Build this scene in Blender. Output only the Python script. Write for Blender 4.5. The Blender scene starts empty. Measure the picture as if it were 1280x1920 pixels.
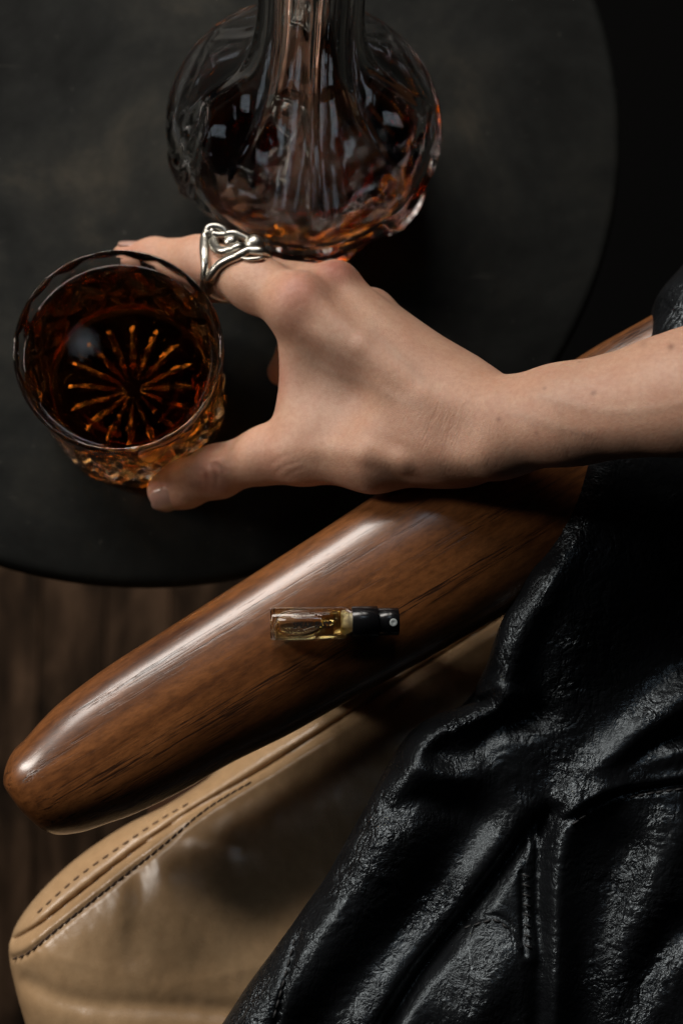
import bpy, math, random
import numpy as np
from mathutils import Vector, Matrix
from mathutils.bvhtree import BVHTree

S = bpy.context.scene
COL = S.collection
MM = 0.001

# ------------------------------------------------------------------ camera
F = 2667.0                      # focal length in photograph pixels (50 mm on 36 mm)
CAMZ = 600.0                    # mm above the table top
nad = Vector((500 - 640, -(1430 - 960), -F)).normalized()
R = nad.rotation_difference(Vector((0, 0, -1))).to_matrix()
cam_d = bpy.data.cameras.new("camera")
cam = bpy.data.objects.new("camera", cam_d)
COL.objects.link(cam)
cam.matrix_world = Matrix.Translation((0, 0, CAMZ * MM)) @ R.to_4x4()
cam_d.sensor_fit = 'VERTICAL'
cam_d.sensor_height = 36.0
cam_d.lens = 50.0
cam_d.clip_start = 0.01
cam_d.clip_end = 50
cam_d.dof.use_dof = True
cam_d.dof.focus_distance = 0.505
cam_d.dof.aperture_fstop = 6.3
S.camera = cam

# ------------------------------------------------------------------ world and lamps
S.view_settings.view_transform = 'Standard'
S.view_settings.look = 'None'
S.view_settings.exposure = -0.3
S.view_settings.gamma = 1
W = bpy.data.worlds.new("World")
S.world = W
W.use_nodes = True
W.node_tree.nodes["Background"].inputs[0].default_value = (0.75, 0.85, 1.0, 1)
W.node_tree.nodes["Background"].inputs[1].default_value = 0.0025

def lamp(name, loc, target, sx, sy, watts, color):
    d = bpy.data.lights.new(name, 'AREA')
    d.shape = 'RECTANGLE'; d.size = sx; d.size_y = sy
    d.energy = watts; d.color = color
    o = bpy.data.objects.new(name, d); COL.objects.link(o)
    o.location = loc
    o.rotation_euler = (Vector(target) - Vector(loc)).to_track_quat('-Z', 'Y').to_euler()
    return o
TGT = Vector((0.0, 0.06, 0.08))
def window(name, ax, ay, el, dist, sx, sy, watts, color):
    a = Vector((ax, ay, 0)).normalized(); e = math.radians(el)
    return lamp(name, TGT + dist * (a * math.cos(e) + Vector((0, 0, math.sin(e)))), TGT, sx, sy, watts, color)
az = Vector((-0.85, 0.53, 0)).normalized()
window("window_light", -0.93, 0.37, 24, 0.95, 0.15, 0.29, 4.2, (1.0, 0.93, 0.85))
window("window_light.001", -0.34, 0.94, 30, 1.7, 1.45, 0.46, 36, (1.0, 0.93, 0.86))
lamp("ceiling_light", (0.02, 0.87, 1.35), (0.0, 0.2, 0.05), 0.34, 0.18, 0.8, (0.72, 0.86, 1.0))
lamp("ceiling_light.001", (-0.27, 0.56, 1.35), (-0.06, 0.15, 0.05), 0.06, 0.08, 0.03, (0.80, 0.9, 1.0))

S.cycles.max_bounces = 36
S.cycles.transmission_bounces = 34
S.cycles.glossy_bounces = 8
S.cycles.diffuse_bounces = 3
S.cycles.transparent_max_bounces = 12
S.cycles.volume_bounces = 0
S.cycles.caustics_reflective = True
S.cycles.caustics_refractive = True
S.cycles.blur_glossy = 0.3
S.cycles.sample_clamp_indirect = 8.0
S.cycles.sample_clamp_direct = 0

# ------------------------------------------------------------------ helpers
def P(px, py, z):
    """point (mm) at height z seen at pixel px,py of the photograph"""
    d = R @ Vector((px - 640, -(py - 960), -F))
    t = (z - CAMZ) / d.z
    return np.array((d.x * t, d.y * t, z))

def mpp(z):                      # mm per photograph pixel at height z
    return (CAMZ - z) / F * 1.0

def setp(o, label=None, cat=None, group=None, kind=None):
    if label: o['label'] = label
    if cat: o['category'] = cat
    if group: o['group'] = group
    if kind: o['kind'] = kind
    return o

def empty(name, loc, label, cat, group=None):
    o = bpy.data.objects.new(name, None)
    o.empty_display_size = 0.02
    COL.objects.link(o)
    o.location = Vector(tuple(loc)) * MM
    return setp(o, label, cat, group)

def mesh(name, verts, faces, mat, parent=None, smooth=True, origin=None):
    """verts in mm, world space"""
    v = np.asarray(verts, dtype=np.float64) * MM
    if parent is not None:
        org = np.array(parent_world(parent))
    elif origin is not None:
        org = np.array(origin) * MM
    else:
        org = np.zeros(3)
    v = v - org
    me = bpy.data.meshes.new(name)
    me.from_pydata(v.tolist(), [], [tuple(int(i) for i in f) for f in faces])
    me.update()
    if smooth:
        me.polygons.foreach_set('use_smooth', [True] * len(me.polygons))
    if mat: me.materials.append(mat)
    o = bpy.data.objects.new(name, me)
    COL.objects.link(o)
    if parent is not None: o.parent = parent
    else: o.location = org
    return o

def parent_world(p):
    l = Vector(p.location)
    while p.parent: p = p.parent; l = l + Vector(p.location)
    return l

def fix_normals(o):
    import bmesh
    bm = bmesh.new(); bm.from_mesh(o.data)
    bmesh.ops.recalc_face_normals(bm, faces=bm.faces)
    bm.to_mesh(o.data); bm.free()
    return o

def grid_faces(nu, nv, wrap_u=False, wrap_v=False):
    fs = []
    for i in range(nu if wrap_u else nu - 1):
        for j in range(nv if wrap_v else nv - 1):
            i2 = (i + 1) % nu; j2 = (j + 1) % nv
            fs.append((i * nv + j, i2 * nv + j, i2 * nv + j2, i * nv + j2))
    return fs

def tube(path, rad, n=12, closed=False, flat=None):
    """verts, faces for a tube along path (mm). rad scalar or list"""
    path = [np.array(p, float) for p in path]
    m = len(path)
    rad = [rad] * m if np.isscalar(rad) else list(rad)
    V = []; up = None
    for i, p in enumerate(path):
        if closed: t = path[(i + 1) % m] - path[i - 1]
        else: t = path[min(i + 1, m - 1)] - path[max(i - 1, 0)]
        t /= (np.linalg.norm(t) + 1e-9)
        if up is None:
            up = np.array((0, 0, 1.0)) if abs(t[2]) < .9 else np.array((1.0, 0, 0))
        a = np.cross(t, up); a /= np.linalg.norm(a) + 1e-9
        b = np.cross(a, t); up = b
        for k in range(n):
            th = 2 * math.pi * k / n
            V.append(p + rad[i] * (a * math.cos(th) + b * math.sin(th)))
    Fs = []
    for i in range(m if closed else m - 1):
        for k in range(n):
            i2 = (i + 1) % m; k2 = (k + 1) % n
            Fs.append((i * n + k, i2 * n + k, i2 * n + k2, i * n + k2))
    if not closed:
        Fs.append(tuple(range(n))); Fs.append(tuple(range((m - 1) * n, m * n))[::-1])
    return V, Fs

def spline(pts, n):
    """Catmull-Rom through pts -> n points"""
    p = np.array(pts, float); m = len(p)
    out = []
    for u in np.linspace(0, m - 1 - 1e-9, n):
        i = int(u); t = u - i
        p0 = p[max(i - 1, 0)]; p1 = p[i]; p2 = p[min(i + 1, m - 1)]; p3 = p[min(i + 2, m - 1)]
        out.append(.5 * ((2 * p1) + (-p0 + p2) * t + (2 * p0 - 5 * p1 + 4 * p2 - p3) * t * t + (-p0 + 3 * p1 - 3 * p2 + p3) * t ** 3))
    return np.array(out)

# gradient noise in numpy
_rng = np.random.RandomState(5)
_perm = _rng.permutation(512)
_gr = _rng.randn(512, 2); _gr /= np.linalg.norm(_gr, axis=1)[:, None]
def noise2(x, y, seed=0):
    xi = np.floor(x).astype(int); yi = np.floor(y).astype(int)
    xf = x - xi; yf = y - yi
    def g(ix, iy, dx, dy):
        h = _perm[(_perm[(ix + seed * 17) & 511] + iy) & 511]
        return _gr[h, 0] * dx + _gr[h, 1] * dy
    u = xf ** 3 * (xf * (xf * 6 - 15) + 10); v = yf ** 3 * (yf * (yf * 6 - 15) + 10)
    a = g(xi, yi, xf, yf); b = g(xi + 1, yi, xf - 1, yf)
    c = g(xi, yi + 1, xf, yf - 1); d = g(xi + 1, yi + 1, xf - 1, yf - 1)
    return (a + u * (b - a)) * (1 - v) + (c + u * (d - c)) * v
def fbm2(x, y, o=4, seed=0):
    s = 0; a = 1; f = 1
    for i in range(o):
        s = s + a * noise2(x * f, y * f, seed + i); a *= .5; f *= 2.03
    return s
def ridged(x, y, o=4, seed=0):
    s = 0; a = 1; f = 1
    for i in range(o):
        s = s + a * (1 - np.abs(noise2(x * f, y * f, seed + i)) * 2.6); a *= .55; f *= 2.1
    return s

def polydist(X, Y, pts, closed=False):
    """distance to polyline, side sign(+ left of travel) , param (mm along)"""
    best = np.full(X.shape, 1e9); sg = np.zeros(X.shape); par = np.zeros(X.shape)
    nx = np.zeros(X.shape); ny = np.zeros(X.shape)
    acc = 0; n = len(pts)
    for i in range(n if closed else n - 1):
        a = pts[i]; b = pts[(i + 1) % n]
        dx, dy = b[0] - a[0], b[1] - a[1]; L2 = dx * dx + dy * dy + 1e-12; L = math.sqrt(L2)
        h = np.clip(((X - a[0]) * dx + (Y - a[1]) * dy) / L2, 0, 1)
        cx = a[0] + h * dx; cy = a[1] + h * dy
        d = np.hypot(X - cx, Y - cy)
        m = d < best
        best = np.where(m, d, best); nx = np.where(m, cx, nx); ny = np.where(m, cy, ny)
        sg = np.where(m, np.sign(dx * (Y - a[1]) - dy * (X - a[0])), sg)
        par = np.where(m, acc + h * L, par)
        acc += L
    return best, sg, par, nx, ny

def inside_poly(X, Y, pts):
    ins = np.zeros(X.shape, bool); n = len(pts)
    for i in range(n):
        x1, y1 = pts[i][:2]; x2, y2 = pts[(i + 1) % n][:2]
        c = ((y1 > Y) != (y2 > Y)) & (X < (x2 - x1) * (Y - y1) / (y2 - y1 + 1e-12) + x1)
        ins ^= c
    return ins

def sstep(a, b, x):
    t = np.clip((x - a) / (b - a), 0, 1)
    return t * t * (3 - 2 * t)

# ------------------------------------------------------------------ SDF modelling
class Field:
    def __init__(s, lo, hi, h):
        s.lo = np.array(lo, float); s.h = h
        s.n = np.ceil((np.array(hi) - s.lo) / h).astype(int) + 1
        s.D = np.full(tuple(s.n), 50.0, np.float32)
    def sub(s, lo, hi):
        a = np.clip(np.floor((lo - s.lo) / s.h).astype(int), 0, s.n)
        b = np.clip(np.ceil((hi - s.lo) / s.h).astype(int) + 1, 0, s.n)
        sl = tuple(slice(a[i], b[i]) for i in range(3))
        ax = [(s.lo[i] + s.h * np.arange(a[i], b[i])).astype(np.float32) for i in range(3)]
        return sl, ax[0][:, None, None], ax[1][None, :, None], ax[2][None, None, :]
    def cone(s, a, b, ra, rb, k=3.0, flat=1.0, nrm=(0, 0, 1), cut=False):
        a = np.array(a, float); b = np.array(b, float)
        m = max(ra, rb) + k + 3
        sl, X, Y, Z = s.sub(np.minimum(a, b) - m, np.maximum(a, b) + m)
        if min(s.D[sl].shape) == 0: return
        ba = (b - a).astype(np.float32); L2 = float(ba @ ba) + 1e-9
        px, py, pz = X - np.float32(a[0]), Y - np.float32(a[1]), Z - np.float32(a[2])
        h = np.clip((px * ba[0] + py * ba[1] + pz * ba[2]) / np.float32(L2), 0, 1)
        vx = px - h * ba[0]; vy = py - h * ba[1]; vz = pz - h * ba[2]
        if flat != 1.0:
            n = np.array(nrm, float); n = (n / np.linalg.norm(n)).astype(np.float32)
            dn = (vx * n[0] + vy * n[1] + vz * n[2]) * np.float32(flat - 1)
            vx = vx + dn * n[0]; vy = vy + dn * n[1]; vz = vz + dn * n[2]
        d = np.sqrt(vx * vx + vy * vy + vz * vz) - (np.float32(ra) + h * np.float32(rb - ra))
        D = s.D[sl]
        if cut:
            d = -d
            hh = np.maximum(k - np.abs(D - d), 0) / k
            s.D[sl] = np.maximum(D, d) + hh * hh * k * .25
        else:
            hh = np.maximum(k - np.abs(D - d), 0) / k
            s.D[sl] = np.minimum(D, d) - hh * hh * k * .25
    def mesh(s):
        D = s.D; nx, ny, nz = D.shape
        ins = D < 0
        cs = np.zeros((nx - 1, ny - 1, nz - 1), np.int8)
        for dx in (0, 1):
            for dy in (0, 1):
                for dz in (0, 1):
                    cs += ins[dx:nx - 1 + dx, dy:ny - 1 + dy, dz:nz - 1 + dz]
        act = np.argwhere((cs > 0) & (cs < 8))
        idx = np.full(cs.shape, -1, np.int64)
        idx[act[:, 0], act[:, 1], act[:, 2]] = np.arange(len(act))
        cor = [(x, y, z) for x in (0, 1) for y in (0, 1) for z in (0, 1)]
        val = {c: D[act[:, 0] + c[0], act[:, 1] + c[1], act[:, 2] + c[2]].astype(np.float64) for c in cor}
        acc = np.zeros((len(act), 3)); cnt = np.zeros(len(act))
        for c in cor:
            for ax in range(3):
                if c[ax]: continue
                e = list(c); e[ax] = 1; e = tuple(e)
                a, b = val[c], val[e]
                m = (a < 0) != (b < 0)
                t = np.where(m, a / np.where(m, a - b, 1), 0)
                p = np.tile(np.array(c, float), (len(act), 1)); p[:, ax] += t
                acc[m] += p[m]; cnt[m] += 1
        V = s.lo + s.h * (act + acc / cnt[:, None])
        Fs = []
        for ax in range(3):
            sl0 = [slice(1, n - 1) for n in D.shape]; sl1 = list(sl0)
            sl0[ax] = slice(0, D.shape[ax] - 1); sl1[ax] = slice(1, D.shape[ax])
            A = ins[tuple(sl0)]; B = ins[tuple(sl1)]
            e = np.argwhere(A != B)
            off = np.ones(3, int); off[ax] = 0
            g = e + off
            u, v = (ax + 1) % 3, (ax + 2) % 3
            q = []
            for (du, dv) in ((0, 0), (1, 0), (1, 1), (0, 1)):
                c = g.copy(); c[:, u] -= du; c[:, v] -= dv
                q.append(idx[c[:, 0], c[:, 1], c[:, 2]])
            q = np.stack(q, 1)
            fl = A[tuple(e.T)]
            q[~fl] = q[~fl][:, ::-1]
            Fs.append(q)
        return V, np.concatenate(Fs)

# ------------------------------------------------------------------ material helpers
class NT:
    def __init__(s, name):
        s.m = bpy.data.materials.new(name); s.m.use_nodes = True
        s.t = s.m.node_tree; s.b = s.t.nodes['Principled BSDF']; s.out = s.t.nodes['Material Output']
    def n(s, typ, **kw):
        x = s.t.nodes.new(typ)
        for k, v in kw.items():
            if k.startswith('i_'):
                key = k[2:]; key = int(key) if key.isdigit() else key.replace('_', ' ')
                if hasattr(v, 'is_output'): s.t.links.new(v, x.inputs[key])
                else: x.inputs[key].default_value = v
            else: setattr(x, k, v)
        return x
    def link(s, a, b): s.t.links.new(a, b)
    def co(s, scale=(1, 1, 1), rot=(0, 0, 0), kind='Object'):
        tc = s.n('ShaderNodeTexCoord'); mp = s.n('ShaderNodeMapping')
        s.link(tc.outputs[kind], mp.inputs[0])
        mp.inputs['Scale'].default_value = scale; mp.inputs['Rotation'].default_value = rot
        return mp.outputs[0]
    def noise(s, vec, scale, detail=4, rough=.5, dist=0):
        return s.n('ShaderNodeTexNoise', i_Vector=vec, i_Scale=scale, i_Detail=detail, i_Roughness=rough, i_Distortion=dist)
    def ramp(s, fac, stops):
        r = s.n('ShaderNodeValToRGB'); s.link(fac, r.inputs[0]); e = r.color_ramp.elements
        while len(e) < len(stops): e.new(.5)
        for k, (p, c) in enumerate(stops):
            e[k].position = p; e[k].color = (*c, 1) if len(c) == 3 else c
        return r.outputs[0]
    def math(s, op, a, b=0.0, clamp=False):
        x = s.n('ShaderNodeMath', operation=op, use_clamp=clamp)
        for i, v in enumerate((a, b)):
            if hasattr(v, 'is_output'): s.link(v, x.inputs[i])
            else: x.inputs[i].default_value = v
        return x.outputs[0]
    def mix(s, f, a, b, mode='MIX'):
        x = s.n('ShaderNodeMix', data_type='RGBA', blend_type=mode)
        for i, v in ((0, f), (6, a), (7, b)):
            if hasattr(v, 'is_output'): s.link(v, x.inputs[i])
            else: x.inputs[i].default_value = v if not isinstance(v, tuple) else (*v[:3], 1)
        return x.outputs[2]
    def bump(s, h, strength, dist, normal=None):
        b = s.n('ShaderNodeBump', i_Height=h, i_Strength=strength, i_Distance=dist)
        if normal is not None: s.link(normal, b.inputs['Normal'])
        return b.outputs[0]
    def set(s, **kw):
        for k, v in kw.items():
            key = k.replace('_', ' ')
            if hasattr(v, 'is_output'): s.link(v, s.b.inputs[key])
            elif isinstance(v, tuple) and len(v) == 3 and 'Radius' not in key: s.b.inputs[key].default_value = (*v, 1)
            else: s.b.inputs[key].default_value = v
        return s.m

def m_simple(name, col, rough=.5, metal=0.0, coat=0.0, bump=None):
    t = NT(name)
    t.set(Base_Color=col, Roughness=rough, Metallic=metal, Coat_Weight=coat)
    n = t.noise(t.co(), 400 if bump is None else bump[0], 4)
    t.set(Normal=t.bump(n.outputs[0], .1 if bump is None else bump[1], .0005))
    r = t.ramp(t.noise(t.co(), 60, 3).outputs[0], [(.3, (rough * .85,) * 3), (.7, (min(1, rough * 1.15),) * 3)])
    t.set(Roughness=r)
    return t.m

# wood of the armrest: grain runs along the armrest
ARM_DIR = math.atan2(0.60, 1.0)
def m_wood():
    t = NT('walnut_varnished')
    v = t.co(rot=(0, 0, -ARM_DIR))
    sep = t.n('ShaderNodeSeparateXYZ', i_0=v)
    # wavy growth lines
    st = t.n('ShaderNodeMapping'); t.link(v, st.inputs[0]); st.inputs['Scale'].default_value = (7, 70, 70)
    big = t.noise(st.outputs[0], 1.0, 5, .6, .6)
    st2 = t.n('ShaderNodeMapping'); t.link(v, st2.inputs[0]); st2.inputs['Scale'].default_value = (48, 1300, 1300)
    pore = t.noise(st2.outputs[0], 1.0, 3, .65)
    st3 = t.n('ShaderNodeMapping'); t.link(v, st3.inputs[0]); st3.inputs['Scale'].default_value = (90, 260, 260)
    flk = t.noise(st3.outputs[0], 2.0, 5, .7)
    base = t.ramp(big.outputs[0], [(.3, (.075, .025, .008)), (.47, (.180, .066, .019)), (.58, (.235, .090, .028)), (.75, (.10, .034, .010))])
    base = t.mix(.55, base, t.ramp(flk.outputs[0], [(.35, (.35, .30, .26)), (.6, (1.15, 1.1, 1.05))]), 'MULTIPLY')
    # bands where pores gather
    st4 = t.n('ShaderNodeMapping'); t.link(v, st4.inputs[0]); st4.inputs['Scale'].default_value = (4.5, 130, 130)
    band = t.noise(st4.outputs[0], 1.0, 3, .55, .4)
    bm = t.ramp(band.outputs[0], [(.50, (0, 0, 0)), (.60, (1, 1, 1))])
    pm = t.ramp(pore.outputs[0], [(.50, (0, 0, 0)), (.60, (1, 1, 1))])
    mask = t.math('MULTIPLY', bm, pm)
    few = t.ramp(pore.outputs[0], [(.66, (0, 0, 0)), (.72, (.6, .6, .6))])
    mask = t.math('MAXIMUM', mask, few)
    col = t.mix(mask, base, (.034, .013, .006))
    hgt = t.math('SUBTRACT', t.math('MULTIPLY', flk.outputs[0], .08), mask)
    nb = t.bump(hgt, .30, .00018)
    und = t.noise(t.co(), 45, 2)
    t.set(Base_Color=col, Roughness=.34, Specular_IOR_Level=.5, Coat_Weight=.8, Coat_Roughness=.19, Normal=nb, Coat_Normal=t.bump(hgt, .16, .00018, t.bump(und.outputs[0], .25, .0006)))
    return t.m

def m_table():
    t = NT('dark_slate')
    v = t.co()
    a = t.noise(v, 9, 8, .62, .3); b = t.noise(v, 60, 6, .7)
    c = t.ramp(a.outputs[0], [(.36, (.0055, .006, .0055)), (.47, (.011, .0118, .0108)), (.55, (.018, .0182, .0155)), (.66, (.046, .040, .029))])
    c = t.mix(.5, c, t.ramp(b.outputs[0], [(.3, (.6, .6, .6)), (.7, (1.4, 1.4, 1.4))]), 'MULTIPLY')
    sp_ = t.ramp(t.noise(v, 240, 2, .6).outputs[0], [(.70, (0, 0, 0)), (.78, (1, 1, 1))])
    sc_ = t.n('ShaderNodeMapping'); t.link(v, sc_.inputs[0]); sc_.inputs['Scale'].default_value = (14, 260, 1); sc_.inputs['Rotation'].default_value = (0, 0, .7)
    s2_ = t.ramp(t.noise(sc_.outputs[0], 1.0, 3, .5, .5).outputs[0], [(.70, (0, 0, 0)), (.74, (.6, .6, .6))])
    c = t.mix(t.math('MULTIPLY', t.math('MAXIMUM', sp_, s2_), .30), c, (.10, .095, .080))
    r = t.ramp(a.outputs[0], [(.3, (.8,) * 3), (.7, (.60,) * 3)])
    t.set(Base_Color=c, Roughness=r, Specular_IOR_Level=.10, Normal=t.bump(t.mix(.6, a.outputs[0], b.outputs[0]), .35, .001))
    return t.m

def m_floor():
    t = NT('dark_floor_wood')
    v = t.co(kind='Object')
    oi = t.n('ShaderNodeObjectInfo')
    ad = t.n('ShaderNodeVectorMath', operation='ADD', i_0=v)
    cmb = t.n('ShaderNodeCombineXYZ', i_0=t.math('MULTIPLY', oi.outputs['Random'], 9.0), i_1=t.math('MULTIPLY', oi.outputs['Random'], 31.0))
    t.link(cmb.outputs[0], ad.inputs[1])
    mp = t.n('ShaderNodeMapping'); t.link(ad.outputs[0], mp.inputs[0]); mp.inputs['Scale'].default_value = (26, 7, 10)
    n = t.noise(mp.outputs[0], 1.4, 5, .6, .4)
    c = t.ramp(n.outputs[0], [(.36, (.006, .004, .0025)), (.5, (.026, .0155, .009)), (.66, (.075, .045, .027))])
    k = t.ramp(oi.outputs['Random'], [(0, (.9,) * 3), (1, (1.1,) * 3)])
    c = t.mix(1.0, c, k, 'MULTIPLY')
    t.set(Base_Color=c, Roughness=.85, Specular_IOR_Level=.08, Normal=t.bump(n.outputs[0], .3, .001))
    return t.m

def m_tan():
    t = NT('tan_leather')
    v = t.co()
    a = t.noise(v, 18, 5, .6); b = t.noise(v, 220, 4, .6)
    vor = t.n('ShaderNodeTexVoronoi', feature='DISTANCE_TO_EDGE', i_Vector=v, i_Scale=900)
    c = t.ramp(a.outputs[0], [(.28, (.38, .235, .118)), (.5, (.45, .290, .155)), (.72, (.51, .345, .195))])
    c = t.mix(.5, c, t.ramp(b.outputs[0], [(.3, (.8, .78, .75)), (.7, (1.1, 1.1, 1.1))]), 'MULTIPLY')
    h = t.math('ADD', t.math('MULTIPLY', t.math('MINIMUM', vor.outputs[0], .25), .6), t.math('MULTIPLY', b.outputs[0], .6))
    t.set(Base_Color=c, Roughness=t.ramp(a.outputs[0], [(.3, (.34,) * 3), (.7, (.24,) * 3)]), Specular_IOR_Level=.55, Normal=t.bump(h, .16, .0005))
    return t.m

def m_black():
    t = NT('black_leather')
    v = t.co()
    w = t.noise(v, 60, 4, .6)
    warp = t.n('ShaderNodeVectorMath', operation='ADD', i_0=v)
    sc = t.n('ShaderNodeVectorMath', operation='SCALE', i_0=w.outputs['Color']); sc.inputs['Scale'].default_value = .016
    t.link(sc.outputs[0], warp.inputs[1])
    at = t.n('ShaderNodeAttribute', attribute_name='crease')
    v1 = t.n('ShaderNodeTexVoronoi', feature='DISTANCE_TO_EDGE', i_Vector=warp.outputs[0], i_Scale=620)
    mp = t.n('ShaderNodeMapping'); t.link(warp.outputs[0], mp.inputs[0]); mp.inputs['Scale'].default_value = (1, .45, .7); mp.inputs['Rotation'].default_value = (0, 0, .5)
    v2 = t.n('ShaderNodeTexVoronoi', feature='DISTANCE_TO_EDGE', i_Vector=mp.outputs[0], i_Scale=380)
    n = t.noise(v, 420, 4, .6)
    g1 = t.math('MULTIPLY', t.math('MINIMUM', v1.outputs[0], .22), 2.2)
    g2 = t.math('MULTIPLY', t.math('MINIMUM', v2.outputs[0], .3), 2.6)
    h = t.math('ADD', t.math('ADD', t.math('MULTIPLY', g1, 1.0), g2), t.math('MULTIPLY', n.outputs[0], .35))
    st = t.math('ADD', t.math('MULTIPLY', at.outputs['Fac'], .45), .12)
    pat = t.ramp(t.noise(v, 38, 4, .65).outputs[0], [(.36, (.25,) * 3), (.62, (1,) * 3)])
    st = t.math('MULTIPLY', st, pat)
    cv = t.n('ShaderNodeMapping'); t.link(warp.outputs[0], cv.inputs[0]); cv.inputs['Scale'].default_value = (1, .35, .6); cv.inputs['Rotation'].default_value = (0, 0, -.75)
    v3 = t.n('ShaderNodeTexVoronoi', feature='DISTANCE_TO_EDGE', i_Vector=cv.outputs[0], i_Scale=150)
    cr_ = t.math('MULTIPLY', t.math('MINIMUM', v3.outputs[0], .10), 14.0)
    h = t.math('ADD', h, cr_)
    b = t.n('ShaderNodeBump', i_Height=h, i_Strength=st, i_Distance=.0008)
    c = t.ramp(w.outputs[0], [(.3, (.0035, .0038, .0045)), (.7, (.007, .0078, .009))])
    t.set(Base_Color=c, Roughness=t.ramp(t.noise(v, 50, 4, .6).outputs[0], [(.3, (.22,) * 3), (.7, (.38,) * 3)]), Specular_IOR_Level=.38, Specular_Tint=(.80, .92, 1.0), Normal=b.outputs[0])
    return t.m

def m_skin():
    t = NT('skin')
    v = t.co()
    at = t.n('ShaderNodeAttribute', attribute_name='tint')
    wr = t.n('ShaderNodeAttribute', attribute_name='wrinkle')
    n = t.noise(v, 90, 5, .6)
    fine = t.n('ShaderNodeTexVoronoi', feature='DISTANCE_TO_EDGE', i_Vector=v, i_Scale=1500)
    n2 = t.noise(v, 700, 3, .6)
    c = t.mix(.5, at.outputs['Color'], t.ramp(n.outputs[0], [(.3, (.88, .74, .70)), (.7, (1.08, 1.12, 1.12))]), 'MULTIPLY')
    c = t.mix(.4, c, t.ramp(t.noise(v, 520, 4, .7).outputs[0], [(.35, (.84, .72, .68)), (.6, (1.06, 1.08, 1.08))]), 'MULTIPLY')
    # wrinkle lines run across the wrist
    vr = t.n('ShaderNodeVectorRotate', rotation_type='Z_AXIS', i_Vector=v, i_Angle=0.38)
    mp = t.n('ShaderNodeMapping'); t.link(vr.outputs[0], mp.inputs[0]); mp.inputs['Scale'].default_value = (1.0, .13, .25)
    wl = t.noise(mp.outputs[0], 1500, 3, .55, .25)
    msk = t.ramp(t.noise(v, 130, 3).outputs[0], [(.35, (.25,) * 3), (.6, (1,) * 3)])
    hw = t.math('MULTIPLY', t.math('MULTIPLY', t.ramp(wl.outputs[0], [(.36, (0, 0, 0)), (.60, (1, 1, 1))]), wr.outputs['Fac']), msk)
    h = t.math('ADD', t.math('MULTIPLY', t.math('MINIMUM', fine.outputs[0], .3), .8), t.math('MULTIPLY', n2.outputs[0], .8))
    nb = t.bump(h, .30, .0005)
    nb = t.bump(hw, .26, .00035, nb)
    c = t.mix(t.math('MULTIPLY', t.math('MULTIPLY', t.math('SUBTRACT', wr.outputs['Fac'], hw), .16), 1.0, True), c, (.36, .19, .13))
    t.set(Base_Color=c, Roughness=.47, Specular_IOR_Level=.42, Normal=nb, Subsurface_Weight=.25, Subsurface_Scale=.0025)
    t.b.inputs['Subsurface Radius'].default_value = (1.0, .38, .2)
    return t.m

def m_glass(name, col=(1, 1, 1), ior=1.5, rough=0.0):
    t = NT(name)
    t.set(Base_Color=col, Roughness=rough, IOR=ior, Transmission_Weight=1.0)
    n = t.noise(t.co(), 35, 2)
    t.set(Normal=t.bump(n.outputs[0], .12, .0008))
    return t.m

def m_liquid(name, col, density, ior=1.36):
    t = NT(name)
    t.set(Base_Color=(1, 1, 1), Roughness=0.0, IOR=ior, Transmission_Weight=1.0)
    a = t.n('ShaderNodeVolumeAbsorption', i_Color=(*col, 1), i_Density=density)
    t.link(a.outputs[0], t.out.inputs['Volume'])
    return t.m

WOOD = m_wood(); TABLE = m_table(); FLOOR = m_floor(); TAN = m_tan(); BLACK = m_black(); SKIN = m_skin()
GLASS = m_glass('crystal_glass', (.97, .96, .95), 1.52)
GLASSC = m_glass('clear_vial_glass', (1, .99, .97), 1.47)
WHISKEY = m_liquid('whiskey', (.76, .50, .0), 80)
WHISKEY_DEEP = m_liquid('whiskey_deep', (.76, .50, .0), 170)
PERFUME = m_liquid('perfume', (1.0, .86, .32), 130)
SILVER = m_simple('worn_silver', (.52, .50, .445), .30, 1.0, bump=(300, .12))
PLASTIC = m_simple('black_plastic', (.006, .006, .007), .22)
GREYP = m_simple('grey_nozzle', (.38, .42, .42), .5)
FROST = m_simple('frosted_plastic', (.80, .70, .46), .35)
INK = m_simple('black_ink', (.006, .005, .005), .6)
GREYINK = m_simple('grey_ink', (.16, .15, .14), .5)
THREAD = m_simple('brown_thread', (.055, .030, .016), .8)
BTHREAD = m_simple('black_thread', (.012, .012, .013), .6)
NAIL = NT('fingernail')
_n = NAIL.noise(NAIL.co(), 150, 3)
NAIL = NAIL.set(Base_Color=NAIL.ramp(_n.outputs[0], [(.3, (.42, .24, .19)), (.7, (.50, .31, .25))]), Roughness=.28, Subsurface_Weight=.2, Subsurface_Scale=.002, Coat_Weight=.3)
DARKWOOD = m_simple('dark_frame_wood', (.05, .02, .008), .45)
DARKMETAL = m_simple('dark_metal', (.02, .02, .02), .5, .8)

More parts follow.
